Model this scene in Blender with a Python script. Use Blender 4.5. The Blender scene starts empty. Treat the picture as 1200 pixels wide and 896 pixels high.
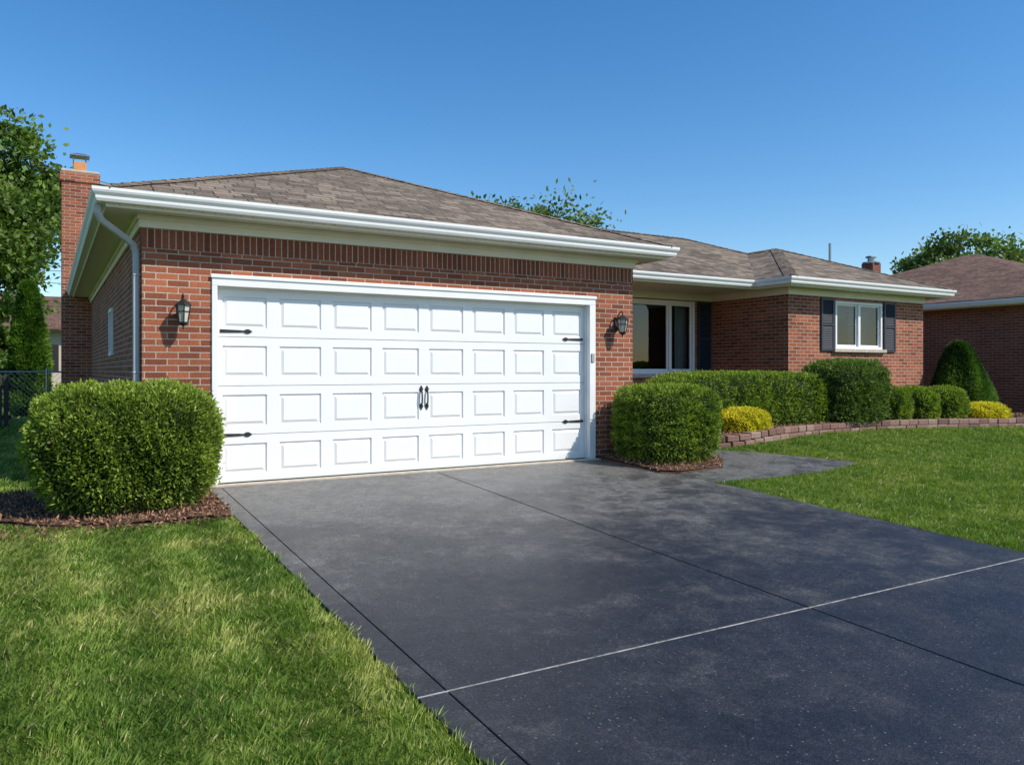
import bpy, bmesh, math, random
import numpy as np
from mathutils import Vector, Matrix
from mathutils.geometry import delaunay_2d_cdt
random.seed(5); rng=np.random.default_rng(5)
scene=bpy.context.scene
col=scene.collection

# ------------------------------------------------------------------ node helpers
def mat_new(name):
    m=bpy.data.materials.new(name); m.use_nodes=True
    nt=m.node_tree; nt.nodes.clear()
    out=nt.nodes.new('ShaderNodeOutputMaterial')
    b=nt.nodes.new('ShaderNodeBsdfPrincipled')
    nt.links.new(b.outputs[0],out.inputs[0])
    return m,nt,b,out
def N(nt,t,**k):
    n=nt.nodes.new(t)
    for a,v in k.items(): setattr(n,a,v)
    return n
def L(nt,a,b): nt.links.new(a,b)
def rgba(c): return (c[0],c[1],c[2],1)
def noise(nt,vec,scale,detail=4,rough=.55):
    n=N(nt,'ShaderNodeTexNoise'); n.inputs['Scale'].default_value=scale
    n.inputs['Detail'].default_value=detail; n.inputs['Roughness'].default_value=rough
    if vec is not None: L(nt,vec,n.inputs['Vector'])
    return n.outputs['Fac']
def ramp(nt,fac,stops):
    r=N(nt,'ShaderNodeValToRGB'); L(nt,fac,r.inputs[0])
    e=r.color_ramp.elements
    while len(e)<len(stops): e.new(.5)
    for i,(p,c) in enumerate(stops):
        e[i].position=p; e[i].color=rgba(c) if not isinstance(c,(int,float)) else (c,c,c,1)
    return r.outputs[0]
def mix(nt,a,b,fac,mode='MIX'):
    m=N(nt,'ShaderNodeMix',data_type='RGBA',blend_type=mode)
    for sock,v in ((m.inputs[6],a),(m.inputs[7],b)):
        if isinstance(v,tuple): sock.default_value=rgba(v)
        else: L(nt,v,sock)
    if isinstance(fac,(int,float)): m.inputs[0].default_value=fac
    else: L(nt,fac,m.inputs[0])
    return m.outputs[2]
def bump(nt,h,b,strength=.5,dist=.01,prev=None):
    n=N(nt,'ShaderNodeBump'); n.inputs['Strength'].default_value=strength; n.inputs['Distance'].default_value=dist
    L(nt,h,n.inputs['Height'])
    if prev is not None: L(nt,prev,n.inputs['Normal'])
    L(nt,n.outputs[0],b.inputs['Normal']); return n.outputs[0]
def pos(nt): return N(nt,'ShaderNodeNewGeometry').outputs['Position']
def uv(nt): return N(nt,'ShaderNodeTexCoord').outputs['UV']

def simple(name,c,rough=.6,var=.12,scale=6,metal=0,bmp=0,bscale=60,spec=.5):
    m,nt,b,o=mat_new(name)
    p=pos(nt); n=noise(nt,p,scale)
    lo=tuple(x*(1-var) for x in c); hi=tuple(min(1,x*(1+var)) for x in c)
    L(nt,ramp(nt,n,[(.3,lo),(.7,hi)]),b.inputs['Base Color'])
    b.inputs['Roughness'].default_value=rough; b.inputs['Metallic'].default_value=metal
    b.inputs['Specular IOR Level'].default_value=spec
    if bmp: bump(nt,noise(nt,p,bscale,3),b,bmp,.004)
    return m

def brick_mat(name,c1,c2,mortar,soldier=False):
    m,nt,b,o=mat_new(name)
    u=uv(nt)
    if soldier:
        s=N(nt,'ShaderNodeSeparateXYZ'); L(nt,u,s.inputs[0])
        a=N(nt,'ShaderNodeMath',operation='SUBTRACT'); L(nt,s.outputs[1],a.inputs[0]); a.inputs[1].default_value=2.478
        cmb=N(nt,'ShaderNodeCombineXYZ'); L(nt,a.outputs[0],cmb.inputs[0]); L(nt,s.outputs[0],cmb.inputs[1]); u=cmb.outputs[0]
    br=N(nt,'ShaderNodeTexBrick'); L(nt,u,br.inputs['Vector'])
    br.offset=0 if soldier else .5
    br.inputs['Color1'].default_value=rgba(c1); br.inputs['Color2'].default_value=rgba(c2); br.inputs['Mortar'].default_value=rgba(mortar)
    br.inputs['Scale'].default_value=1; br.inputs['Mortar Size'].default_value=.0062; br.inputs['Mortar Smooth'].default_value=.12
    br.inputs['Bias'].default_value=-.1
    br.inputs['Brick Width'].default_value=.206 if soldier else .2133; br.inputs['Row Height'].default_value=.0677
    p=pos(nt)
    n1=noise(nt,p,1.2,5); n2=noise(nt,p,45,4,.7)
    c=mix(nt,br.outputs['Color'],ramp(nt,n1,[(.3,.80),(.7,1.12)]),1.0,'MULTIPLY')
    c=mix(nt,c,ramp(nt,n2,[(.3,.72),(.7,1.2)]),1.0,'MULTIPLY')
    L(nt,c,b.inputs['Base Color']); b.inputs['Roughness'].default_value=.85; b.inputs['Specular IOR Level'].default_value=.25
    inv=N(nt,'ShaderNodeMath',operation='SUBTRACT'); inv.inputs[0].default_value=1; L(nt,br.outputs['Fac'],inv.inputs[1])
    p1=bump(nt,inv.outputs[0],b,.9,.009)
    bump(nt,n2,b,.35,.004,p1)
    return m
MORT=(.47,.39,.31)
M_brick=brick_mat('red_brick',(.40,.125,.062),(.175,.052,.030),MORT)
M_soldier=brick_mat('soldier_brick',(.30,.088,.045),(.17,.05,.029),MORT,True)
M_brick2=brick_mat('dark_red_brick',(.27,.08,.045),(.16,.052,.033),(.3,.26,.23))

def shingle_mat(name,c1,c2):
    m,nt,b,o=mat_new(name); u=uv(nt)
    br=N(nt,'ShaderNodeTexBrick'); L(nt,u,br.inputs['Vector'])
    br.inputs['Color1'].default_value=rgba(c1); br.inputs['Color2'].default_value=rgba(c2)
    br.inputs['Mortar'].default_value=rgba(tuple(x*.35 for x in c2))
    br.inputs['Scale'].default_value=1; br.inputs['Mortar Size'].default_value=.008; br.inputs['Mortar Smooth'].default_value=.3
    br.inputs['Bias'].default_value=0; br.inputs['Brick Width'].default_value=.30; br.inputs['Row Height'].default_value=.142
    br.offset=.37; br.offset_frequency=2; br.squash=.65; br.squash_frequency=3
    p=pos(nt); n1=noise(nt,p,.8,5); n2=noise(nt,p,55,3,.8); n3=noise(nt,p,7,3,.7)
    c=mix(nt,br.outputs['Color'],ramp(nt,n1,[(.3,.86),(.7,1.12)]),1,'MULTIPLY')
    c=mix(nt,c,ramp(nt,n3,[(.35,.88),(.65,1.12)]),1,'MULTIPLY')
    c=mix(nt,c,ramp(nt,n2,[(.35,.6),(.65,1.4)]),1,'MULTIPLY')
    L(nt,c,b.inputs['Base Color']); b.inputs['Roughness'].default_value=.95; b.inputs['Specular IOR Level'].default_value=.2
    s=N(nt,'ShaderNodeSeparateXYZ'); L(nt,u,s.inputs[0])
    d=N(nt,'ShaderNodeMath',operation='DIVIDE'); L(nt,s.outputs[1],d.inputs[0]); d.inputs[1].default_value=.142
    f=N(nt,'ShaderNodeMath',operation='FRACT'); L(nt,d.outputs[0],f.inputs[0])
    iv=N(nt,'ShaderNodeMath',operation='SUBTRACT'); iv.inputs[0].default_value=1; L(nt,f.outputs[0],iv.inputs[1])
    sm=N(nt,'ShaderNodeMath',operation='ADD'); L(nt,iv.outputs[0],sm.inputs[0])
    sc=N(nt,'ShaderNodeSeparateColor'); L(nt,br.outputs['Color'],sc.inputs[0])
    L(nt,sc.outputs[0],sm.inputs[1])
    p1=bump(nt,sm.outputs[0],b,1,.024)
    bump(nt,n2,b,.6,.008,p1)
    return m
M_shingle=shingle_mat('asphalt_shingles',(.285,.226,.168),(.122,.096,.073))
M_shingle2=shingle_mat('brown_shingles',(.21,.125,.09),(.11,.068,.05))

M_white=simple('white_paint',(.79,.79,.78),.45,.03,3)
M_door=simple('white_door_paint',(.81,.81,.80),.38,.02,2,bmp=.08,bscale=200)
M_cream=simple('cream_trim',(.75,.71,.61),.55,.05,3)
M_black=simple('black_iron',(.018,.018,.02),.45,.2,20)
M_shutter=simple('charcoal_shutter',(.03,.036,.052),.5,.15,8)
M_conc=simple('concrete',(.46,.40,.32),.85,.18,12,bmp=.4)
M_jointlight=simple('joint_sand',(.30,.285,.26),.9,.55,18,bmp=.4)
M_jointdark=simple('joint_dark',(.010,.010,.011),.9,.2,10)
M_flue=simple('clay_flue',(.55,.24,.09),.8,.15,10)
M_metal=simple('galvanised_metal',(.35,.36,.37),.35,.15,10,metal=.9)
M_galv=simple('grey_downspout',(.42,.44,.46),.45,.05,5)
M_bark=simple('bark',(.10,.075,.055),.9,.35,12,bmp=.8,bscale=25)
M_beige=simple('beige_siding',(.52,.46,.38),.7,.06,3)
M_dark=simple('dark_interior',(.02,.02,.022),.9,.1,3)
M_curtain=simple('curtain',(.50,.50,.48),.9,.06,5)
M_wood=simple('door_wood',(.10,.045,.03),.45,.2,8)

def soffit_mat():
    m,nt,b,o=mat_new('vented_soffit'); p=pos(nt)
    s=N(nt,'ShaderNodeSeparateXYZ'); L(nt,p,s.inputs[0])
    a=N(nt,'ShaderNodeMath',operation='ADD'); L(nt,s.outputs[0],a.inputs[0]); L(nt,s.outputs[1],a.inputs[1])
    d=N(nt,'ShaderNodeMath',operation='MULTIPLY'); L(nt,a.outputs[0],d.inputs[0]); d.inputs[1].default_value=8
    f=N(nt,'ShaderNodeMath',operation='FRACT'); L(nt,d.outputs[0],f.inputs[0])
    c=ramp(nt,f.outputs[0],[(0,(.30,.28,.23)),(.10,(.76,.71,.59)),(1,(.76,.71,.59))])
    L(nt,c,b.inputs['Base Color']); b.inputs['Roughness'].default_value=.6
    return m
M_soffit=soffit_mat()

def glass_mat():
    m=bpy.data.materials.new('window_glass'); m.use_nodes=True; nt=m.node_tree; nt.nodes.clear()
    o=N(nt,'ShaderNodeOutputMaterial'); t=N(nt,'ShaderNodeBsdfTransparent'); t.inputs[0].default_value=(.62,.68,.68,1)
    g=N(nt,'ShaderNodeBsdfGlossy'); g.inputs['Roughness'].default_value=.02
    fr=N(nt,'ShaderNodeFresnel'); fr.inputs[0].default_value=1.7
    nb=N(nt,'ShaderNodeBump'); nb.inputs['Strength'].default_value=.05; nb.inputs['Distance'].default_value=.02
    L(nt,noise(nt,pos(nt),1.5,1),nb.inputs['Height']); L(nt,nb.outputs[0],g.inputs['Normal'])
    mx=N(nt,'ShaderNodeMixShader'); L(nt,fr.outputs[0],mx.inputs[0]); L(nt,t.outputs[0],mx.inputs[1]); L(nt,g.outputs[0],mx.inputs[2])
    L(nt,mx.outputs[0],o.inputs[0]); return m
M_glass=glass_mat()

def leaf_mat(name,trans=.3,rough=.5):
    m,nt,b,o=mat_new(name)
    a=N(nt,'ShaderNodeVertexColor'); a.layer_name='Col'
    L(nt,a.outputs[0],b.inputs['Base Color']); b.inputs['Roughness'].default_value=rough
    b.inputs['Specular IOR Level'].default_value=.3
    if trans>0:
        t=N(nt,'ShaderNodeBsdfTranslucent'); L(nt,mix(nt,a.outputs[0],(1.4,1.5,.5),1,'MULTIPLY'),t.inputs[0])
        mx=N(nt,'ShaderNodeMixShader'); mx.inputs[0].default_value=trans
        L(nt,b.outputs[0],mx.inputs[1]); L(nt,t.outputs[0],mx.inputs[2]); L(nt,mx.outputs[0],o.inputs[0])
    return m
M_leaf=leaf_mat('foliage'); M_grass=leaf_mat('grass_blades',.3,.6)
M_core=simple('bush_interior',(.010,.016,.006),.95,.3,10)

def ground_mat():
    m,nt,b,o=mat_new('lawn_soil'); p=pos(nt)
    n1=noise(nt,p,.8,5); n2=noise(nt,p,30,4,.7)
    c=ramp(nt,n1,[(.3,(.07,.12,.018)),(.55,(.10,.155,.026)),(.75,(.15,.18,.045))])
    c=mix(nt,c,ramp(nt,n2,[(.3,.55),(.7,1.2)]),1,'MULTIPLY')
    L(nt,c,b.inputs['Base Color']); b.inputs['Roughness'].default_value=.95; b.inputs['Specular IOR Level'].default_value=.1
    bump(nt,n2,b,.8,.03); return m
M_ground=ground_mat()

def drive_mat():
    m,nt,b,o=mat_new('sealed_driveway'); p=pos(nt)
    s=N(nt,'ShaderNodeSeparateXYZ'); L(nt,p,s.inputs[0])
    n0=noise(nt,p,.7,5,.6); n1=noise(nt,p,2.6,8,.72); n2=noise(nt,p,90,3,.85); n3=noise(nt,p,12,6,.75); n4=noise(nt,p,38,4,.8)
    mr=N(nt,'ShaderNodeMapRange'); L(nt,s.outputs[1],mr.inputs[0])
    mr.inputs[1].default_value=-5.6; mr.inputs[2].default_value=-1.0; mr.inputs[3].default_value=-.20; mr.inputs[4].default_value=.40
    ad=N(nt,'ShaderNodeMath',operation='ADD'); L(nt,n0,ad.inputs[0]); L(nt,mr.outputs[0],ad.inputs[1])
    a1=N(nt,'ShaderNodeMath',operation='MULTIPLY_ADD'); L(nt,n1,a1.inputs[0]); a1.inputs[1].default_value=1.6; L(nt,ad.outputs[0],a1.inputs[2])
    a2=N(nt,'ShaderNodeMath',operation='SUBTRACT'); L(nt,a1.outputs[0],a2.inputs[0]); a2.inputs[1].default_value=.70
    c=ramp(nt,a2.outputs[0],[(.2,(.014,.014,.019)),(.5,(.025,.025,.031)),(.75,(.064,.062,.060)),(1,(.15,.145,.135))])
    c=mix(nt,c,ramp(nt,n2,[(.34,.40),(.55,1.0),(.68,2.6)]),1,'MULTIPLY')
    c=mix(nt,c,ramp(nt,n4,[(.35,.70),(.6,1.1),(.72,1.7)]),1,'MULTIPLY')
    c=mix(nt,c,ramp(nt,n3,[(.35,.72),(.7,1.35)]),1,'MULTIPLY')
    v=N(nt,'ShaderNodeTexVoronoi'); v.inputs['Scale'].default_value=75; L(nt,p,v.inputs['Vector'])
    sc=N(nt,'ShaderNodeSeparateColor'); L(nt,v.outputs['Color'],sc.inputs[0])
    sp=N(nt,'ShaderNodeMath',operation='GREATER_THAN'); L(nt,sc.outputs[0],sp.inputs[0]); sp.inputs[1].default_value=.965
    dl=N(nt,'ShaderNodeMath',operation='LESS_THAN'); L(nt,v.outputs['Distance'],dl.inputs[0]); dl.inputs[1].default_value=.32
    mm=N(nt,'ShaderNodeMath',operation='MULTIPLY'); L(nt,sp.outputs[0],mm.inputs[0]); L(nt,dl.outputs[0],mm.inputs[1])
    c=mix(nt,c,(.15,.145,.14),mm.outputs[0])
    L(nt,c,b.inputs['Base Color'])
    rr=mix(nt,ramp(nt,n1,[(.38,.32),(.62,.60)]),ramp(nt,n4,[(.3,.35),(.7,.7)]),.35)
    L(nt,rr,b.inputs['Roughness']); b.inputs['Specular IOR Level'].default_value=.55
    p1=bump(nt,n2,b,.8,.005); p2=bump(nt,n4,b,.45,.007,p1); bump(nt,n3,b,.25,.008,p2)
    return m
M_drive=drive_mat()
def mulch_mat():
    m,nt,b,o=mat_new('mulch'); p=pos(nt); n=noise(nt,p,45,4,.8)
    L(nt,ramp(nt,n,[(.3,(.04,.02,.013)),(.55,(.15,.08,.046)),(.75,(.28,.165,.10))]),b.inputs['Base Color'])
    b.inputs['Roughness'].default_value=.95; bump(nt,n,b,1,.03); return m
M_mulch=mulch_mat()
M_chip=leaf_mat('mulch_chips',.0,.9)
def block_mat():
    m,nt,b,o=mat_new('edging_block'); p=pos(nt)
    g=N(nt,'ShaderNodeNewGeometry')
    c=ramp(nt,g.outputs['Random Per Island'],[(0,(.17,.09,.07)),(.5,(.27,.15,.115)),(1,(.33,.23,.18))])
    n=noise(nt,p,40,4,.7); c=mix(nt,c,ramp(nt,n,[(.3,.6),(.7,1.25)]),1,'MULTIPLY')
    L(nt,c,b.inputs['Base Color']); b.inputs['Roughness'].default_value=.9; bump(nt,n,b,.8,.012); return m
M_block=block_mat()

# ------------------------------------------------------------------ mesh builder
def empty(name,loc=(0,0,0)):
    e=bpy.data.objects.new(name,None); col.objects.link(e); e.location=loc; e.empty_display_size=.3; return e
class MB:
    def __init__(s): s.v=[];s.f=[];s.m=[]
    def face(s,pts,mi=0):
        i=len(s.v); s.v+=[tuple(p) for p in pts]; s.f.append(list(range(i,i+len(pts)))); s.m.append(mi)
    def idx(s,verts,faces,mi=0):
        i=len(s.v); s.v+=[tuple(p) for p in verts]
        for f in faces: s.f.append([i+k for k in f]); s.m.append(mi)
    def box(s,x0,x1,y0,y1,z0,z1,mi=0,M=None):
        vs=[Vector(p) for p in ((x0,y0,z0),(x1,y0,z0),(x1,y1,z0),(x0,y1,z0),(x0,y0,z1),(x1,y0,z1),(x1,y1,z1),(x0,y1,z1))]
        if M is not None: vs=[M@p for p in vs]
        s.idx(vs,[(0,3,2,1),(4,5,6,7),(0,1,5,4),(1,2,6,5),(2,3,7,6),(3,0,4,7)],mi)
    def cyl(s,p0,p1,r0,r1=None,n=12,mi=0):
        r1=r0 if r1 is None else r1
        p0=Vector(p0);p1=Vector(p1);d=(p1-p0).normalized()
        a=d.orthogonal().normalized();b=d.cross(a)
        vs=[];
        for p,r in((p0,r0),(p1,r1)):
            for i in range(n):
                t=2*math.pi*i/n; vs.append(p+a*math.cos(t)*r+b*math.sin(t)*r)
        fs=[(i,(i+1)%n,n+(i+1)%n,n+i) for i in range(n)]+[tuple(range(n-1,-1,-1)),tuple(range(n,2*n))]
        s.idx(vs,fs,mi)
    def tube(s,path,r,n=8,mi=0):
        P=[Vector(p) for p in path]; vs=[];prev=None
        for k,p in enumerate(P):
            d=(P[min(k+1,len(P)-1)]-P[max(k-1,0)]).normalized()
            if prev is None: a=d.orthogonal().normalized()
            else: a=(prev-d*prev.dot(d)).normalized()
            prev=a;b=d.cross(a); rr=r[k] if isinstance(r,(list,tuple)) else r
            for i in range(n):
                t=2*math.pi*i/n; vs.append(p+a*math.cos(t)*rr+b*math.sin(t)*rr)
        fs=[]
        for k in range(len(P)-1):
            for i in range(n): fs.append((k*n+i,k*n+(i+1)%n,(k+1)*n+(i+1)%n,(k+1)*n+i))
        fs.append(tuple(range(n-1,-1,-1))); fs.append(tuple((len(P)-1)*n+i for i in range(n)))
        s.idx(vs,fs,mi)
    def lathe(s,cx,cy,prof,n=12,mi=0,rot=0):
        vs=[]
        for r,z in prof:
            for i in range(n):
                t=2*math.pi*i/n+rot; vs.append((cx+r*math.cos(t),cy+r*math.sin(t),z))
        fs=[]
        for k in range(len(prof)-1):
            for i in range(n): fs.append((k*n+i,k*n+(i+1)%n,(k+1)*n+(i+1)%n,(k+1)*n+i))
        fs.append(tuple(range(n-1,-1,-1))); fs.append(tuple((len(prof)-1)*n+i for i in range(n)))
        s.idx(vs,fs,mi)
    def build(s,name,mats,parent=None,smooth=False,bevel=0,solid=0):
        me=bpy.data.meshes.new(name); me.from_pydata(s.v,[],s.f); me.update()
        for m in (mats if isinstance(mats,(list,tuple)) else [mats]): me.materials.append(m)
        me.polygons.foreach_set('material_index',s.m)
        ul=me.uv_layers.new(name='UVMap')
        Z=Vector((0,0,1))
        for p in me.polygons:
            n=p.normal
            if abs(n.z)>.97: h=Vector((1,0,0));v=Vector((0,1,0))
            else: h=Z.cross(n).normalized(); v=n.cross(h)
            for li in p.loop_indices:
                c=me.vertices[me.loops[li].vertex_index].co
                ul.data[li].uv=(c.dot(h),c.dot(v))
        if smooth: me.polygons.foreach_set('use_smooth',[True]*len(me.polygons))
        o=bpy.data.objects.new(name,me); col.objects.link(o)
        if parent: o.parent=parent
        if solid:
            md=o.modifiers.new('s','SOLIDIFY'); md.thickness=solid; md.offset=-1
        if bevel:
            md=o.modifiers.new('b','BEVEL'); md.width=bevel; md.segments=2; md.limit_method='ANGLE'
        return o

def np_mesh(name,V,nv,Cv,mat,parent=None):
    n=len(V)//nv
    me=bpy.data.meshes.new(name)
    me.vertices.add(n*nv); me.vertices.foreach_set('co',V.astype(np.float32).ravel())
    me.loops.add(n*nv); me.loops.foreach_set('vertex_index',np.arange(n*nv,dtype=np.int32))
    me.polygons.add(n); me.polygons.foreach_set('loop_start',np.arange(0,n*nv,nv,dtype=np.int32))
    me.update(calc_edges=True)
    a=me.color_attributes.new('Col','FLOAT_COLOR','POINT')
    C=np.ones((n*nv,4),np.float32); C[:,:3]=Cv; a.data.foreach_set('color',C.ravel())
    me.materials.append(mat)
    o=bpy.data.objects.new(name,me); col.objects.link(o)
    if parent: o.parent=parent
    return o
def unit(a): return a/np.maximum(np.linalg.norm(a,axis=1,keepdims=True),1e-9)
def leaves(name,P,Nrm,l,w,C,mat,parent=None,spread=.9,up=0.0):
    n=len(P)
    u=unit(Nrm+rng.normal(0,spread,(n,3))+np.array([0,0,up]))
    v=unit(np.cross(u,rng.normal(0,1,(n,3))))
    ll=(l*rng.uniform(.6,1.3,n))[:,None]; ww=(w*rng.uniform(.7,1.3,n))[:,None]
    V=np.stack([P,P+u*ll*.5+v*ww*.5,P+u*ll,P+u*ll*.5-v*ww*.5],1).reshape(-1,3)
    return np_mesh(name,V,4,np.repeat(C,4,0),mat,parent)

# ------------------------------------------------------------------ terrain
def ss(a,b,x):
    t=np.clip((np.asarray(x,float)-a)/(b-a),0,1); return t*t*(3-2*t)
def G(x,y):
    return .044*np.clip(y,-16,0)+.13*ss(7.2,10.5,x)*ss(-4.5,-.8,y)
def axis(a,b,st,far):
    return [-far,-far*.4,-far*.2,-far*.1]+list(np.arange(a,b+.01,st))+[far*.12,far*.2,far*.4,far]
xs=axis(-20,44,.5,600); ys=axis(-24,44,.5,600)
gv=[(x,y,float(G(x,y))-.006) for y in ys for x in xs]; nx=len(xs)
gf=[(j*nx+i,j*nx+i+1,(j+1)*nx+i+1,(j+1)*nx+i) for j in range(len(ys)-1) for i in range(nx-1)]
b=MB(); b.idx(gv,gf); b.build('ground',M_ground,smooth=True)

def pip(poly,x,y):
    r=np.zeros(len(x),bool); n=len(poly)
    for i in range(n):
        x0,y0=poly[i];x1,y1=poly[(i+1)%n]
        c=((y0>y)!=(y1>y))&(x<(x1-x0)*(y-y0)/((y1-y0) if y1!=y0 else 1e-9)+x0)
        r^=c
    return r
def drape(name,poly,dz,mat,step=.35,skirt=0,bumpy=0,parent=None):
    pts=[Vector(p) for p in poly]; n=len(pts)
    x0=min(p[0] for p in poly);x1=max(p[0] for p in poly);y0=min(p[1] for p in poly);y1=max(p[1] for p in poly)
    gx,gy=np.meshgrid(np.arange(x0+.1,x1,step),np.arange(y0+.1,y1,step)); gx=gx.ravel();gy=gy.ravel()
    k=pip(poly,gx,gy)
    allp=pts+[Vector((float(a),float(c))) for a,c in zip(gx[k],gy[k])]
    r=delaunay_2d_cdt(allp,[(i,(i+1)%n) for i in range(n)],[],1,1e-4)
    V=[]
    for p in r[0]:
        V.append((p.x,p.y,float(G(p.x,p.y))+dz+(bumpy*random.random())))
    b=MB(); b.idx(V,[tuple(f) for f in r[2]])
    if skirt:
        m=len(poly)
        for i in range(m):
            a=poly[i];c=poly[(i+1)%m]
            za=float(G(*a))+dz;zc=float(G(*c))+dz
            b.face([(a[0],a[1],za-skirt),(c[0],c[1],zc-skirt),(c[0],c[1],zc),(a[0],a[1],za)])
    return b.build(name,mat,parent)
def catmull(P,n=8,closed=False):
    out=[];m=len(P)
    rngi=range(m) if closed else range(m-1)
    for i in rngi:
        g=lambda k:np.array(P[k%m] if closed else P[min(max(k,0),m-1)],float)
        p0,p1,p2,p3=g(i-1),g(i),g(i+1),g(i+2)
        for t in np.linspace(0,1,n,endpoint=False):
            out.append(tuple(.5*((2*p1)+(-p0+p2)*t+(2*p0-5*p1+4*p2-p3)*t*t+(-p0+3*p1-3*p2+p3)*t**3)))
    if not closed: out.append(tuple(P[-1]))
    return out

# ------------------------------------------------------------------ driveway
DR=empty('driveway')
J=.007
def slab(b,x0,x1,y0,y1,top=.012,th=.12,mi=0):
    z=lambda y:.044*max(y,-16)
    vs=[]
    for zz in (top-th,top):
        for (x,y) in ((x0,y0),(x1,y0),(x1,y1),(x0,y1)): vs.append((x,y,z(y)+zz))
    b.idx(vs,[(0,3,2,1),(4,5,6,7),(0,1,5,4),(1,2,6,5),(2,3,7,6),(3,0,4,7)],mi)
b=MB()
YJ=-5.53;YB=-15.9;XC=4.06;XE=1.43;XB=1.575;XR=6.76
for (a,c) in ((YB,-10.8),(-10.8,YJ),(YJ,-.11)):
    slab(b,XE,XB-J*.5,a+J,c-J); slab(b,XB+J*.5,XC-J,a+J,c-J)
for (a,c) in ((YB,-10.8),(-10.8,YJ),(YJ,-2.05),(-2.05,-.11)):
    slab(b,XC+J,XR,a+J,c-J)
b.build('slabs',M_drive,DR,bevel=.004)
b=MB()
for y in (-10.8,YJ): slab(b,XE,XR,y-J+.0005,y+J-.0005,.0095,.05)
b.build('joint_sand',M_jointlight,DR)
b=MB()
slab(b,XC-J+.0005,XC+J-.0005,YB,-.12,-.004,.05); slab(b,XB-J*.5+.0005,XB+J*.5-.0005,YB,-.12,-.004,.05); slab(b,XC+J,XR,-2.05-J+.0005,-2.05+J-.0005,-.002,.05)
b.build('joint_dark',M_jointdark,DR)
b=MB(); b.box(1.43,6.56,-.108,-.001,-.1,.024); b.build('garage_sill',M_conc,DR,bevel=.006)

b=MB(); b.face([(-80,-27,-.70),(80,-27,-.70),(80,-19,-.70),(-80,-19,-.70)]); b.build('street',simple('asphalt',(.05,.05,.052),.9,.2,20,bmp=.4))

walk=[(XR+.004,-2.05),(7.6,-2.12),(8.5,-2.16),(9.15,-2.12),(9.42,-2.02),(9.2,-1.6),(9.0,-1.1),(8.8,-.6),(8.45,-.1),(8.4,3.3),(7.45,3.3),(7.45,.1),(7.95,-.35),(8.05,-.9),(7.6,-1.35),(XR+.004,-1.45)]
drape('front_walkway',walk,.014,M_drive,.3,.1)

bedL=catmull([(-.55,.3),(-.5,-.7),(-.1,-1.3),(.6,-1.55),(1.15,-1.58),(1.41,-1.5),(1.41,-.6),(1.41,-.004),(.5,-.004)],5,True)
bedL=[(min(x,1.415),y) for x,y in bedL]
bedR=[(6.56,-.004),(6.58,-1.3),(XR+.006,-1.44),(7.6,-1.34),(8.04,-.9),(7.94,-.35),(7.44,.1),(7.44,1.5),(7.205,1.5),(7.205,-.004)]
planter_line=catmull([(8.62,1.3),(8.55,.55),(8.7,.05),(9.2,-.12),(10.3,.05),(11.6,.28),(13.0,.36),(14.6,.1),(16.0,-.25),(17.2,-.42),(18.0,-.15),(18.3,.6)],10)
bedP=planter_line+[(18.3,1.38),(12.2,1.38),(12.1,3.3),(8.62,3.3)]
MB1=drape('mulch_bed',bedL,.03,M_mulch,.12,.05,.025)
MB2=drape('mulch_bed.001',bedR,.035,M_mulch,.12,.05,.02)
MB3=drape('mulch_bed.002',bedP,.14,M_mulch,.15,0,.03)
def chips(poly,dz,n,name,parent):
    x0=min(p[0] for p in poly);x1=max(p[0] for p in poly);y0=min(p[1] for p in poly);y1=max(p[1] for p in poly)
    x=rng.uniform(x0,x1,n);y=rng.uniform(y0,y1,n);k=pip(poly,x,y);x=x[k];y=y[k]
    P=np.stack([x,y,G(x,y)+dz+rng.uniform(0,.03,len(x))],1)
    base=np.array([[.25,.135,.08]])*rng.uniform(.3,1.7,(len(x),1))
    leaves(name,P,np.zeros_like(P),.045,.016,base,M_chip,parent,spread=1)
chips(bedL,.035,9000,'chips',MB1)
chips(bedR,.04,5000,'chips.001',MB2)
chips(bedP,.15,22000,'chips.002',MB3)
chips([(-.7,-1.8),(1.4,-1.8),(1.4,-1.4),(-.7,-1.4)],.03,350,'chips.003',MB1)

b=MB()
pl=np.array(planter_line); seg=np.linalg.norm(np.diff(pl,axis=0),axis=1); cum=np.r_[0,np.cumsum(seg)]
for course in range(2):
    s=.12*course
    while s<cum[-1]-.02:
        ln=random.uniform(.22,.27); x=np.interp(s+ln/2,cum,pl[:,0]);y=np.interp(s+ln/2,cum,pl[:,1])
        x2=np.interp(s+ln/2+.05,cum,pl[:,0]);y2=np.interp(s+ln/2+.05,cum,pl[:,1])
        a=math.atan2(y2-y,x2-x) if (x2,y2)!=(x,y) else math.pi/2
        M=Matrix.Translation((x,y+(.015 if course else 0)+random.uniform(-.008,.008),float(G(x,y))-.03+course*.102))@Matrix.Rotation(a+random.uniform(-.06,.06),4,'Z')
        b.box(-ln/2+.004,ln/2-.004,-.085,.085,0,random.uniform(.092,.1),0,M); s+=ln
b.build('retaining_wall',M_block,bevel=.014)

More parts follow.
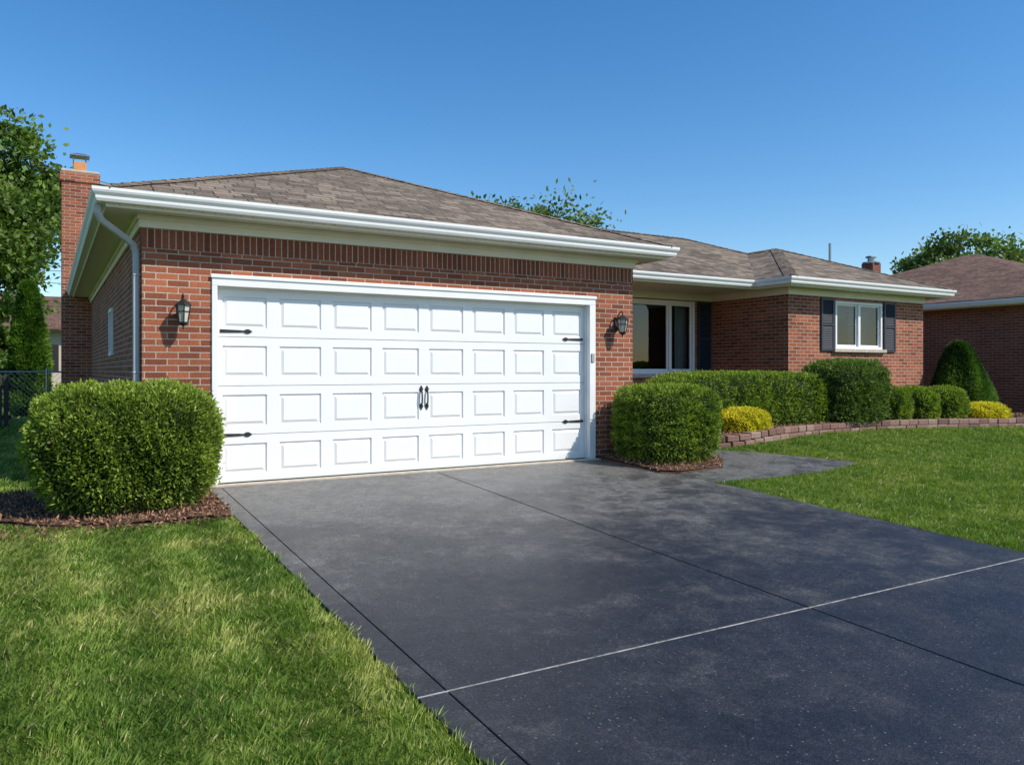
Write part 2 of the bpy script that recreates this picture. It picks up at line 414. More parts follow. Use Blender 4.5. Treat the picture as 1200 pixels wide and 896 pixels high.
# ------------------------------------------------------------------ HOUSE
H=empty('brick_house')
PT=.402; ZE=2.95
zr=lambda d:ZE+PT*d
gx0,gx1=.83,7.20
b=MB()
b.box(gx0,1.50,0,.2,-.3,2.478); b.box(6.53,gx1,0,.2,-.3,2.478); b.box(1.50,6.53,0,.2,2.24,2.478)
b.box(gx0+.2,gx1-.2,.01,.2,2.478,2.81)
b.box(gx0,gx0+.2,.2,4.0-.001,-.3,2.81)
b.box(gx0,gx0+.2,4.0,4.6,-.3,1.45); b.box(gx0,gx0+.2,4.0,4.6,2.15,2.81)
b.box(gx0,gx0+.2,4.601,12.0,-.3,2.81)
b.box(gx1-.2,gx1,.2,3.38,-.3,2.81)
b.box(gx0+.2,7.2,11.8,12.0,-.3,2.81); b.box(7.0,7.2,8.6,11.8,-.3,2.81)
b.box(7.2,7.5,3.38,3.58,-.3,2.81); b.box(8.45,9.1,3.38,3.58,-.3,2.81); b.box(11.62,12.14,3.38,3.58,-.3,2.81)
b.box(7.5,8.45,3.38,3.58,2.25,2.81); b.box(9.1,11.62,3.38,3.58,-.3,1.16); b.box(9.1,11.62,3.38,3.58,2.66,2.81)
b.box(12.14,12.34,1.6,3.58,-.3,2.81)
b.box(12.14,13.5,1.4,1.6,-.3,2.81); b.box(15.0,16.46,1.4,1.6,-.3,2.81); b.box(13.5,15.0,1.4,1.6,-.3,1.66); b.box(13.5,15.0,1.4,1.6,2.62,2.81)
b.box(16.26,16.46,1.6,8.6,-.3,2.81); b.box(7.2,16.46,8.6,8.8,-.3,2.81)
b.build('walls',M_brick,H)
b=MB(); b.box(gx0-.003,gx1+.003,-.004,.199,2.478,2.684); b.build('soldier_course',M_soldier,H)
b=MB(); b.box(1.04,6.99,.3,11.7,-.2,-.1); b.box(7.3,16.2,3.7,8.5,-.2,-.1); b.box(12.4,16.2,1.65,3.7,-.2,-.1)
b.box(7.3,16.2,4.9,5.0,-.1,2.8); b.box(12.5,16.2,2.6,2.7,-.1,2.8)
b.build('interior',M_dark,H)
b=MB()
b.box(9.02,11.70,3.30,3.378,1.09,1.165); b.box(13.42,15.08,1.33,1.398,1.60,1.665)
b.build('sills',M_conc,H,bevel=.006)
b=MB()
def frieze(x0,x1,y0,y1): b.box(x0,x1,y0,y1,2.684,2.82)
frieze(gx0-.03,gx1+.03,-.034,-.005); 
b.box(gx0-.05,gx1+.05,-.060,-.0345,2.765,2.819)
frieze(gx0-.03,gx0-.001,.0,12.0); b.box(gx0-.055,gx0-.031,0,12,2.765,2.819)
frieze(gx1+.001,gx1+.03,0,3.35)
frieze(7.232,12.108,3.35,3.379); frieze(12.11,12.139,1.40,3.35)
frieze(12.11,16.49,1.37,1.399); frieze(16.461,16.49,1.4,8.8)
b.build('frieze_boards',M_cream,H,bevel=.004)
b=MB()
for r in ((.48,7.55,-.35,0),(.48,.83,0,12.4),(7.2,7.55,0,1.91),(7.2,12.14,1.91,3.38),(11.79,12.14,1.4,1.91),(11.79,16.81,1.05,1.4),(16.46,16.81,1.4,9.0),(.83,7.2,12.0,12.4)):
    b.box(r[0]+.0005,r[1]-.0005,r[2]+.0005,r[3]-.0005,2.821,2.84)
b.build('soffits',M_soffit,H)
def sweep(b,path,prof,closed_prof=True,mi=0):
    P=[Vector(p) for p in path]; rings=[]
    for k,p in enumerate(P):
        ns=[]
        if k>0: d=(P[k]-P[k-1]).normalized(); ns.append(Vector((d.y,-d.x)))
        if k<len(P)-1: d=(P[k+1]-P[k]).normalized(); ns.append(Vector((d.y,-d.x)))
        if len(ns)==2: m=(ns[0]+ns[1])/(1+ns[0].dot(ns[1]))
        else: m=ns[0]
        rings.append([(p.x+m.x*o,p.y+m.y*o,z) for o,z in prof])
    vs=[q for r in rings for q in r]; n=len(prof); fs=[]
    for k in range(len(P)-1):
        for i in range(n): fs.append((k*n+i,k*n+(i+1)%n,(k+1)*n+(i+1)%n,(k+1)*n+i))
    fs.append(tuple(range(n-1,-1,-1))); fs.append(tuple((len(P)-1)*n+i for i in range(n)))
    b.idx(vs,fs,mi)
eave=[(.48,12.4),(.48,-.35),(7.55,-.35),(7.55,1.91),(11.79,1.91),(11.79,1.05),(16.81,1.05),(16.81,9.0)]
b=MB(); sweep(b,eave,[(-.002,2.80),(-.002,2.965),(-.022,2.965),(-.022,2.80)]); b.build('fascia',M_cream,H)
b=MB(); sweep(b,eave,[(0,2.835),(.075,2.835),(.088,2.86),(.090,2.885),(.112,2.915),(.120,2.935),(.120,2.962),(.106,2.962),(.106,2.94),(.078,2.88),(.07,2.85),(0,2.85)])
b.build('gutters',M_white,H)
b=MB()
def rtube(b,path,w,d,mi=0):
    P=[Vector(p) for p in path]; vs=[]
    for k,p in enumerate(P):
        dr=(P[min(k+1,len(P)-1)]-P[max(k-1,0)]).normalized()
        a=Vector((0,1,0)); a=(a-dr*a.dot(dr)).normalized(); c=dr.cross(a)
        for s,t in ((-1,-1),(1,-1),(1,1),(-1,1)): vs.append(p+a*s*w/2+c*t*d/2)
    fs=[(k*4+i,k*4+(i+1)%4,(k+1)*4+(i+1)%4,(k+1)*4+i) for k in range(len(P)-1) for i in range(4)]
    fs+=[(3,2,1,0),tuple((len(P)-1)*4+i for i in range(4))]
    b.idx(vs,fs,mi)
rtube(b,[(.42,-.22,2.84),(.42,-.22,2.76),(.45,-.19,2.70),(.50,-.14,2.665),(.68,.04,2.57),(.755,.10,2.52),(.785,.12,2.44),(.787,.12,1.5),(.787,.12,.16),(.77,.10,.09),(.66,0,.05)],.085,.06)
for z in (2.2,1.2,.4): b.box(.75,.829,.07,.17,z,z+.025)
b.build('downspout',M_galv,H,bevel=.012)
b=MB()
z0=zr(.07); zA=zr(3.655); zW=zr(2.63)
A=(4.015,3.185,zA); AB=(4.015,8.915,zA); VM=(4.015,5.445,zA); RM=(13.275,5.445,zA); WA=(14.3,3.56,zW); WV=(14.3,4.42,zW)
e=lambda x,y:(x,y,z0)
F=[[e(.43,-.40),e(7.6,-.40),A],[e(7.6,-.40),e(7.6,1.86),VM,A],[e(.43,12.5),e(.43,-.40),A,AB],
   [e(7.6,1.86),e(11.74,1.86),WV,RM,VM],[e(11.74,1.86),e(11.74,1.0),WA,WV],[e(11.74,1.0),e(16.86,1.0),WA],
   [e(16.86,1.0),e(16.86,9.03),RM,WV,WA],[e(16.86,9.03),e(7.6,9.03),VM,RM],[e(7.6,9.03),e(7.6,12.5),AB,VM],[e(7.6,12.5),e(.43,12.5),AB]]
for f in F: b.face(f)
b.build('roof',M_shingle,H,solid=.028)
b=MB()
def caps(p0,p1,hip=True,w=.12):
    p0=Vector(p0);p1=Vector(p1);Ln=(p1-p0).length;d=(p1-p0)/Ln
    hd=Vector((d.x,d.y,0)).normalized(); s=Vector((-hd.y,hd.x,0)); drop=PT*w*(.707 if hip else 1)
    t=0
    while t<Ln-.05:
        a=p0+d*t; c=p0+d*min(t+.19,Ln)
        vs=[]
        for q,l in((a,.018),(c,.008)):
            up=Vector((0,0,l)); vs+= [q+s*w+up-Vector((0,0,drop)), q+up, q-s*w+up-Vector((0,0,drop))]
        vs2=[v-Vector((0,0,.010)) for v in vs[:3]]
        b.idx(vs+vs2,[(0,6,7,1),(1,7,8,2),(0,1,4,3),(1,2,5,4)]) if False else b.idx(vs+vs2,[(0,1,4,3),(1,2,5,4),(0,6,7,1),(1,7,8,2)]); t+=.15
for p0,p1,h in ((e(.43,-.40),A,1),(e(7.6,-.40),A,1),(A,AB,0),(VM,RM,0),(e(11.74,1.0),WA,1),(e(16.86,1.0),WA,1),(WV,WA,0),(WV,RM,1),(e(16.86,9.03),RM,1)):
    caps(p0,p1,bool(h))
b.build('ridge_caps',M_shingle,H)
b=MB(); b.cyl((15.62,3.13,3.3),(15.62,3.13,4.18),.03,n=10); b.lathe(15.62,3.13,[(.12,3.46),(.06,3.56),(.04,3.6)],12); b.build('vent_pipe',M_metal,H)
b=MB(); cx0,cx1,cy0,cy1=.27,.97,10.6,11.3
b.box(cx0,cx1,cy0,cy1,-.2,5.30); b.box(cx0-.03,cx1+.03,cy0-.03,cy1+.03,5.301,5.50)
b.build('chimney',M_brick,H)
b=MB(); b.box(cx0-.02,cx1+.02,cy0-.02,cy1+.02,5.501,5.56); b.build('chimney_crown',M_conc,H,bevel=.02)
b=MB(); b.lathe((cx0+cx1)/2,(cy0+cy1)/2,[(.19,5.56),(.18,5.80)],4,rot=math.pi/4); b.build('chimney_flue',M_flue,H,bevel=.02)
b=MB(); cxm=(cx0+cx1)/2;cym=(cy0+cy1)/2
for sx in(-.12,.12):
    for sy in(-.12,.12): b.cyl((cxm+sx,cym+sy,5.79),(cxm+sx,cym+sy,5.93),.012,n=6)
b.lathe(cxm,cym,[(.27,5.92),(.27,5.94),(.1,5.99)],4,rot=math.pi/4); b.build('chimney_cap',M_metal,H)

# garage door
b=MB(); x0,x1=1.557,6.43; W=(x1-x0)/8; Hh=2.13/4; Y=.095
def ringq(r0,d0,r1,d1):
    (a0,a1,c0,c1)=r0;(e0,e1,g0,g1)=r1
    o=[(a0,d0,c0),(a1,d0,c0),(a1,d0,c1),(a0,d0,c1)]; i=[(e0,d1,g0),(e1,d1,g0),(e1,d1,g1),(e0,d1,g1)]
    for k in range(4): b.face([o[k],o[(k+1)%4],i[(k+1)%4],i[k]])
for r in range(4):
    zb=r*Hh+.018 if r==0 else r*Hh; zt=(r+1)*Hh
    for c in range(8):
        xa=x0+c*W;xb=xa+W
        cell=(xa,xb,zb+.006,zt-.006)
        b.face([(xa,Y+.014,zb+.001),(xb,Y+.014,zb+.001),(xb,Y,zb+.006),(xa,Y,zb+.006)])
        b.face([(xa,Y,zt-.006),(xb,Y,zt-.006),(xb,Y+.014,zt-.001),(xa,Y+.014,zt-.001)])
        mx=.068; mzb=zb+.095; mzt=zt-.095
        def ins(q,t): return (q[0]+t,q[1]-t,q[2]+t,q[3]-t)
        r1=(xa+mx,xb-mx,mzb,mzt); ringq(cell,Y,r1,Y); r2=ins(r1,.010); ringq(r1,Y,r2,Y+.017); r3=ins(r2,.012); ringq(r2,Y+.017,r3,Y+.017); r4=ins(r3,.028); ringq(r3,Y+.017,r4,Y+.002)
        b.face([(r4[0],Y+.002,r4[2]),(r4[1],Y+.002,r4[2]),(r4[1],Y+.002,r4[3]),(r4[0],Y+.002,r4[3])])
b.box(x0,x1,Y+.019,Y+.05,.02,2.13)
b.build('garage_door',M_door,H)
b=MB(); b.box(x0,x1,Y-.005,Y+.045,-.002,.0175); b.build('door_seal',M_black,H)
b=MB()
b.box(1.50,1.556,-.022,.15,0,2.131); b.box(6.431,6.53,-.022,.15,0,2.131); b.box(1.50,6.53,-.0225,.15,2.132,2.24)
b.box(1.557,1.572,.06,.09,0.02,2.13); b.box(6.415,6.43,.06,.09,.02,2.13); b.box(1.572,6.415,.06,.09,2.115,2.131)
b.box(1.488,6.542,-.036,-.0235,2.215,2.255)
b.build('garage_door_frame',M_white,H,bevel=.004)
b=MB()
def strap(xa,z,dirx):
    y0=Y-.010;y1=Y-.001;Ls=.34
    pts=[(0,.018),(.20,.012),(.25,.009),(.27,.022),(.295,.026),(.315,.016),(Ls,.0)]
    up=[(xa+dirx*p,z+h) for p,h in pts]; dn=[(xa+dirx*p,z-h) for p,h in reversed(pts[:-1])]
    poly=up+dn; n=len(poly)
    if dirx>0: poly=poly[::-1]
    vs=[(p[0],y0,p[1]) for p in poly]+[(p[0],y1,p[1]) for p in poly]
    b.idx(vs,[tuple(range(n)),tuple(range(2*n-1,n-1,-1))]+[(i,(i+n),(i+1)%n+n,(i+1)%n) for i in range(n)])
    for q in (.03,.11,.19): b.cyl((xa+dirx*q,y0-.005,z),(xa+dirx*q,y0,z),.006,n=8)
strap(1.60,1.66,1);strap(1.60,.535,1);strap(6.39,1.66,-1);strap(6.39,.535,-1)
for s in (-1,1):
    hx=3.993+s*.038; zc=.90
    b.tube([(hx,Y-.003,zc-.10),(hx,Y-.03,zc-.07),(hx,Y-.038,zc),(hx,Y-.03,zc+.07),(hx,Y-.003,zc+.10)],.010,8)
    for zz,sg in ((zc-.105,-1),(zc+.105,1)):
        b.idx([(hx-.010,Y-.008,zz-sg*.035),(hx-.028,Y-.008,zz),(hx,Y-.008,zz+sg*.05),(hx+.028,Y-.008,zz),(hx+.010,Y-.008,zz-sg*.035)],[(0,1,2,3,4) if sg<0 else (4,3,2,1,0)])
        b.cyl((hx,Y-.001,zz),(hx,Y-.009,zz),.018,n=10)
b.build('door_hardware',M_black,H)
b=MB(); b.box(6.455,6.505,-.04,-.023,1.35,1.47); b.build('keypad',simple('grey_plastic',(.4,.4,.38),.5),H,bevel=.005)

def window(x0,x1,z0,z1,yw,divs,name,fw=.06):
    f=MB(); g=MB()
    f.box(x0,x1,yw-.02,yw+.09,z1-fw,z1); f.box(x0,x1,yw-.02,yw+.09,z0,z0+fw)
    f.box(x0,x0+fw,yw-.018,yw+.088,z0+fw,z1-fw); f.box(x1-fw,x1,yw-.018,yw+.088,z0+fw,z1-fw)
    xs=[x0+fw]+list(divs)+[x1-fw]
    for d in divs: f.box(d-.035,d+.035,yw-.016,yw+.086,z0+fw,z1-fw)
    for i in range(len(xs)-1):
        a=xs[i]+(.035 if i else 0);c=xs[i+1]-(.035 if i<len(xs)-2 else 0)
        s=.035
        f.box(a,c,yw+.02,yw+.06,z1-fw-s,z1-fw); f.box(a,c,yw+.02,yw+.06,z0+fw,z0+fw+s)
        f.box(a,a+s,yw+.022,yw+.058,z0+fw+s,z1-fw-s); f.box(c-s,c,yw+.022,yw+.058,z0+fw+s,z1-fw-s)
        g.face([(a+s,yw+.04,z0+fw+s),(c-s,yw+.04,z0+fw+s),(c-s,yw+.04,z1-fw-s),(a+s,yw+.04,z1-fw-s)])
    f.build(name+'_frame',M_white,H,bevel=.004); g.build(name+'_glass',M_glass,H)
window(9.1,11.62,1.165,2.66,3.38,[10.95],'picture_window',.065)
window(13.5,15.0,1.665,2.62,1.4,[14.25],'wing_window',.05)
b=MB()
def curtain(xa,xb,y,za,zb,amp=.03,per=.11):
    n=int((xb-xa)/.015); pr=[(xa+(xb-xa)*i/n, y+amp*math.sin(2*math.pi*(xb-xa)*i/n/per)) for i in range(n+1)]
    for i in range(n): b.face([(pr[i][0],pr[i][1],za),(pr[i+1][0],pr[i+1][1],za),(pr[i+1][0],pr[i+1][1],zb),(pr[i][0],pr[i][1],zb)])
curtain(11.3,11.6,3.62,1.1,2.7); curtain(9.12,9.4,3.62,1.1,2.7)
b.build('curtains',M_curtain,H)
b=MB()
zz=1.72
while zz<2.6:
    b.face([(14.28,1.66,zz),(14.97,1.66,zz),(14.97,1.685,zz+.035),(14.28,1.685,zz+.035)])
    if zz>2.3: b.face([(13.55,1.66,zz),(14.22,1.66,zz),(14.22,1.685,zz+.035),(13.55,1.685,zz+.035)])
    zz+=.042
b.build('blinds',simple('blind_slats',(.30,.32,.32),.8,.06,5),H)
b=MB(); b.box(.80,.90,4.0,4.6,2.09,2.15); b.box(.80,.90,4.0,4.6,1.45,1.51); b.box(.802,.898,4.0,4.06,1.51,2.09); b.box(.802,.898,4.54,4.6,1.51,2.09); b.box(.83,.87,4.06,4.54,1.78,1.82)
b.build('side_window_frame',M_white,H,bevel=.003)
b=MB(); b.face([(.86,4.6,1.5),(.86,4.0,1.5),(.86,4.0,2.1),(.86,4.6,2.1)]); b.build('side_window_glass',M_glass,H)
b=MB()
def shutter(xa,xb,za,zb,y):
    s=.045
    b.box(xa,xa+s,y-.035,y-.002,za,zb); b.box(xb-s,xb,y-.035,y-.002,za,zb)
    for q in (za,zb-s,(za+zb)/2-s/2): b.box(xa+s,xb-s,y-.034,y-.003,q,q+s)
    z=za+s+.01
    while z<zb-s-.03:
        if abs(z+.015-(za+zb)/2)>.045:
            b.idx([(xa+s,y-.031,z),(xb-s,y-.031,z),(xb-s,y-.008,z+.035),(xa+s,y-.008,z+.035)],[(0,1,2,3)])
        z+=.036
    b.box(xa+s,xb-s,y-.006,y-.002,za+s,zb-s)
shutter(13.06,13.45,1.62,2.66,1.4); shutter(15.05,15.44,1.62,2.66,1.4); shutter(11.70,12.08,1.12,2.68,3.38); shutter(8.66,9.02,1.12,2.68,3.38)
b.build('shutters',M_shutter,H,bevel=.003)
b=MB(); b.box(7.58,8.37,3.42,3.47,.12,2.18); 
for zz in (.3,.95,1.6):
    for xx in (7.68,8.03): b.box(xx,xx+.26,3.405,3.419,zz,zz+.45)
b.build('front_door',M_wood,H,bevel=.004)
b=MB(); b.box(7.5,7.579,3.37,3.5,0,2.25); b.box(8.371,8.45,3.37,3.5,0,2.25); b.box(7.58,8.37,3.37,3.5,2.181,2.25); b.build('front_door_frame',M_white,H)
b=MB(); b.box(7.46,8.6,2.4,3.36,-.1,.12); b.build('porch_step',M_conc,H,bevel=.01)

M_lglass=simple('lantern_glass',(.55,.5,.42),.15,.1,20)
def lantern(name,x,z):
    E=empty(name,(0,0,0)); b=MB(); g=MB(); y=-.15
    b.lathe(x,y,[(.004,z+.155),(.012,z+.148),(.006,z+.135),(.02,z+.12),(.05,z+.10),(.085,z+.068),(.088,z+.060),(.06,z+.058)],6,rot=.52)
    b.lathe(x,y,[(.05,z-.125),(.052,z-.115),(.045,z-.11)],6,rot=.52)
    b.lathe(x,y,[(.003,z-.185),(.012,z-.172),(.005,z-.158),(.028,z-.145),(.05,z-.126)],6,rot=.52)
    for i in range(6):
        t=2*math.pi*i/6+.52
        b.cyl((x+.048*math.cos(t),y+.048*math.sin(t),z-.115),(x+.074*math.cos(t),y+.074*math.sin(t),z+.062),.0055,n=6)
    b.lathe(x,y,[(.064,z-.01),(.066,z-.004),(.064,z+.0)],6,rot=.52)
    g.lathe(x,y,[(.042,z-.11),(.067,z+.058)],6,rot=.52)
    g.cyl((x,y,z-.1),(x,y,z-.02),.014,n=8)
    b.box(x-.035,x+.035,-.02,-.005,z-.06,z+.10)
    b.lathe(x,-.02,[(.02,z-.09),(.03,z-.06)],8)
    b.tube([(x,-.02,z+.05),(x,-.05,z+.12),(x,-.09,z+.165),(x,-.13,z+.175),(x,-.152,z+.16),(x,-.15,z+.145)],.008,8)
    b.tube([(x,-.02,z-.03),(x,-.05,z-.07),(x,-.09,z-.10),(x,-.12,z-.125)],.007,8)
    b.build('cage',M_black,E); g.build('glass',M_lglass,E)
lantern('wall_lantern',1.20,1.84); lantern('wall_lantern.001',6.90,1.88)

# neighbour house right
H2=empty('brick_house.001')
b=MB(); b.box(19.6,28.8,-.1,9.4,-.3,2.80); b.build('walls',M_brick2,H2)
b=MB(); X0,X1,Y0,Y1=19.1,29.3,-.6,9.9
half=(X1-X0)/2; zt=2.92+half*.36; a1=((X0+X1)/2,Y0+half,zt); a2=((X0+X1)/2,Y1-half,zt)
q=lambda x,y:(x,y,2.92)
for f in ([q(X0,Y0),q(X1,Y0),a1],[q(X0,Y1),q(X0,Y0),a1,a2],[q(X1,Y0),q(X1,Y1),a2,a1],[q(X1,Y1),q(X0,Y1),a2]): b.face(f)
b.build('roof',M_shingle2,H2,solid=.05)
b=MB(); ring=[(X0+.1,Y1-.1),(X0+.1,Y0+.1),(X1-.1,Y0+.1),(X1-.1,Y1-.1)]
sweep(b,ring,[(0,2.78),(.07,2.78),(.11,2.86),(.11,2.90),(0,2.90)]); b.build('gutters',M_white,H2)
b=MB(); b.box(X0+.1,19.599,Y0+.1,Y1-.1,2.76,2.78); b.box(19.6,X1-.1,Y0+.1,-.101,2.76,2.78); b.build('soffits',M_cream,H2)
b=MB(); b.box(22.3,22.7,6.65,7.05,3.5,4.62); b.build('chimney',M_brick2,H2)
b=MB(); b.lathe(22.5,6.85,[(.27,4.62),(.27,4.66),(.11,4.67),(.11,4.80),(.18,4.81),(.16,4.85)],10); b.build('chimney_cap',M_metal,H2)

H3=empty('siding_house')
b=MB(); b.box(-1.6,7,36,44,-.2,3.3); b.build('walls',M_beige,H3)
b=MB()
for f in ([(-2.1,35.4,3.25),(7.5,35.4,3.25),(7.5,40,5.2),(-2.1,40,5.2)],[(7.5,44.6,3.25),(-2.1,44.6,3.25),(-2.1,40,5.2),(7.5,40,5.2)]): b.face(f)
b.build('roof',M_shingle2,H3,solid=.1)
b=MB(); b.face([(-1.6,36.0,3.3),(-1.6,44,3.3),(-1.6,40,5.1)]); b.build('gable',M_beige,H3)
b=MB(); b.box(-.4,.5,35.95,35.99,1.2,2.5); b.build('window',M_dark,H3)

# fence
b=MB(); y=13.2
xx=-9.0
while xx<.9:
    b.cyl((xx,y,-.05),(xx,y,1.25),.03,n=8); b.lathe(xx,y,[(.035,1.25),(.02,1.29)],8); xx+=1.8
b.cyl((-9,y,1.2),(.8,y,1.2),.02,n=8); b.cyl((-9,y,.08),(.8,y,.08),.012,n=6)
k=-9.0
while k<.8:
    for s in (1,-1):
        xa=k;xb=k+s*1.1
        if xb<-9: continue
        if xb>.8: continue
        b.cyl((xa,y,.08),(xb,y,1.18),.003,n=3)
    k+=.12
b.build('chain_link_fence',M_metal)
b=MB(); 
for i in range(9): b.box(-1.75+i*.12,-1.66+i*.12,11.0,11.03,0,1.15)
b.box(-1.8,-.65,11.03,11.07,.2,.28); b.box(-1.8,-.65,11.03,11.07,.85,.93)
b.build('wooden_gate',simple('dark_stained_wood',(.03,.028,.025),.8))

b=MB(); b.cyl((12,24,0),(12,24,6.9),.13,.1,10); b.box(11.2,12.8,23.95,24.05,6.5,6.62); b.build('utility_pole',M_bark)
def wire(name,p0,p1,sag):
    b=MB(); pts=[]
    for i in range(25):
        t=i/24; p=Vector(p0).lerp(Vector(p1),t); p.z-=sag*4*t*(1-t); pts.append(p)
    b.tube(pts,.014,5); b.build(name,M_black)
wire('overhead_wire',(-26,21,13.2),(11.8,24,6.7),.5); wire('overhead_wire.001',(12.2,24,6.7),(52,30,8.5),.8); 
wire('overhead_wire.002',(-26,22,4.6),(4,30,5.0),.2); wire('overhead_wire.003',(-26,22,5.2),(4,30,5.5),.2)

# ------------------------------------------------------------------ bushes
def bush(name,cx,cy,a,bb,z0,z1,n,l,w,cols,p=3.0,lump=.05,seed=1,taper=.0,loose=.10):
    E=empty(name,(0,0,0)); r=np.random.default_rng(seed)
    c=(z1-z0)/2; zc=(z0+z1)/2
    K=r.normal(0,1,(14,3))*r.uniform(2,9,(14,1)); ph=r.uniform(0,6.28,14)
    def R(d):
        base=(np.abs(d[:,0]/a)**p+np.abs(d[:,1]/bb)**p+np.abs(d[:,2]/c)**p)**(-1/p)
        q=d*base[:,None]
        s=np.sin((q*3)@K.T*.55+ph).mean(1)*2.0
        return base*(1+lump*s)
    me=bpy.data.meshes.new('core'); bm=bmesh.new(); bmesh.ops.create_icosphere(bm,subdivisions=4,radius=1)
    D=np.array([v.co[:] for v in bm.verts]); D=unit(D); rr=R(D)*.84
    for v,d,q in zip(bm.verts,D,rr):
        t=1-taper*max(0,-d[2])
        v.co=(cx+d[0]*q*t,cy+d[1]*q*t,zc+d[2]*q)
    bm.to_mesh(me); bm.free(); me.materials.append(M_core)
    o=bpy.data.objects.new('core',me); col.objects.link(o); o.parent=E
    d=r.normal(0,1,(n,3))*np.array([a,bb,c]); 
    keep=d[:,2]>-c*1.2; d=d[keep]; d=unit(d); m=len(d)
    depth=r.random(m)**1.6*(loose+.06)
    tv=np.sin((d*R(d)[:,None])@(K[:6].T*4.5)+ph[:6]).mean(1)
    rad=R(d)*(1-depth+loose*.35*(r.random(m)**3)+.06*tv)
    P=d*rad[:,None]
    nr=unit(np.sign(P)*np.abs(P/np.array([a,bb,c]))**(p-1)/np.array([a,bb,c]))
    t=1-taper*np.clip(-d[:,2],0,1); P[:,:2]*=t[:,None]
    P=P+np.array([cx,cy,zc]); k=P[:,2]>z0-.02; P=P[k];nr=nr[k];depth=depth[k];tv=tv[k]; m=len(P)
    dk,md,lt=[np.array(x) for x in cols]
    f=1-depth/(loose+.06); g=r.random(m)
    # leaf colour shifts to a lighter yellow-green where the shrub surface faces up
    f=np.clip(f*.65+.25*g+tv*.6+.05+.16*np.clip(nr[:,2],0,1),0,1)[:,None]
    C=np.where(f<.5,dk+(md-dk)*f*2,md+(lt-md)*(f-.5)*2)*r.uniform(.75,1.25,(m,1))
    brown=(r.random(m)<.012)[:,None]; C=np.where(brown,np.array([[.22,.13,.05]]),C)
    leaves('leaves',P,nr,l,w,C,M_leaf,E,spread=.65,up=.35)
    b=MB()
    for i in range(7):
        t=6.28*i/7; b.cyl((cx+.1*math.cos(t),cy+.1*math.sin(t),z0-.12),(cx+a*.45*math.cos(t),cy+bb*.45*math.sin(t),zc),.018,.01,6)
    b.build('stems',M_bark,E)
    return E
G1=((.014,.032,.007),(.075,.135,.018),(.25,.33,.045))
G2=((.014,.034,.007),(.08,.145,.020),(.25,.34,.045))
GD=((.010,.024,.007),(.045,.092,.018),(.15,.23,.045))
GY=((.14,.15,.01),(.46,.43,.02),(.75,.64,.05))
bush('round_bush',.62,-.80,.76,.66,-.02,1.09,78000,.042,.016,G1,p=3.4,lump=.06,seed=3,taper=.16,loose=.15)
bush('round_bush.001',7.28,-.62,.64,.52,.0,1.02,44000,.042,.016,G2,p=5.0,lump=.035,seed=4,taper=.10)
bush('clipped_hedge',10.45,.98,1.95,.55,.15,1.18,66000,.05,.02,G2,p=5,lump=.035,seed=5,loose=.09)
bush('round_bush.002',12.85,.72,.80,.55,.18,1.40,34000,.052,.02,GD,p=4.0,lump=.05,seed=6)
bush('round_bush.003',14.05,.62,.40,.38,.18,.92,11000,.052,.021,G2,p=2.6,seed=7)
bush('round_bush.004',14.75,.50,.40,.38,.16,.90,11000,.052,.021,G2,p=2.6,seed=8)
bush('round_bush.005',15.5,.40,.46,.42,.14,.90,13000,.052,.021,G2,p=2.6,seed=9)
bush('yellow_shrub',9.75,.30,.46,.33,.15,.62,12000,.04,.018,GY,p=2.4,lump=.1,seed=10,loose=.25)
bush('yellow_shrub.001',16.35,.05,.52,.38,.12,.58,12000,.04,.018,GY,p=2.4,lump=.1,seed=11,loose=.25)

def conifer(name,cx,cy,rb,z0,z1,n,l,w,cols,seed,power=.75,belly=.15):
    E=empty(name); r=np.random.default_rng(seed)
    def rad(t): return rb*np.clip(np.minimum(1,(t+.02)/belly)**.6*(1-t)**power,0.01,1)
    t=r.random(n)**1.25; th=r.uniform(0,2*np.pi,n)
    K=r.normal(0,1,(10,3))*7; ph=r.uniform(0,6.28,10)
    q0=rad(t); B=np.stack([q0*np.cos(th),q0*np.sin(th),t*(z1-z0)],1)/max(rb,.4)*.6
    tv=np.sin(B@K.T+ph).mean(1)
    lump=1+.32*tv
    q=q0*lump*(1-.25*r.random(n)**2)
    P=np.stack([cx+q*np.cos(th),cy+q*np.sin(th),z0+t*(z1-z0)],1)
    nr=np.stack([np.cos(th),np.sin(th),np.full(n,.5)],1)
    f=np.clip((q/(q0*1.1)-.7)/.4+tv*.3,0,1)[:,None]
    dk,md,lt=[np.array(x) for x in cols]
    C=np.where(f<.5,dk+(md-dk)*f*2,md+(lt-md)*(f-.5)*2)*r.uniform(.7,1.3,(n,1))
    leaves('needles',P,nr,l,w,C,M_leaf,E,spread=.5,up=.5)
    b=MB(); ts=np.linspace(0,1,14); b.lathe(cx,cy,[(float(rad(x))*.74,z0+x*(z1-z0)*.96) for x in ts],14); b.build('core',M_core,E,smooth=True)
    b=MB(); b.cyl((cx,cy,z0-.3),(cx,cy,z0+.3),.06,.05); b.build('trunk',M_bark,E)
conifer('dwarf_conifer',17.05,.95,.76,.05,1.84,34000,.07,.019,((.014,.04,.01),(.085,.17,.03),(.22,.34,.075)),21,.46,.22)
CA=((.014,.04,.006),(.075,.16,.016),(.20,.33,.045))
conifer('arborvitae',-.42,15.6,.55,0,3.55,26000,.12,.035,CA,22,.45,.12)
conifer('arborvitae.001',-1.9,15.5,.5,0,2.2,10000,.12,.035,CA,23,.45,.12)

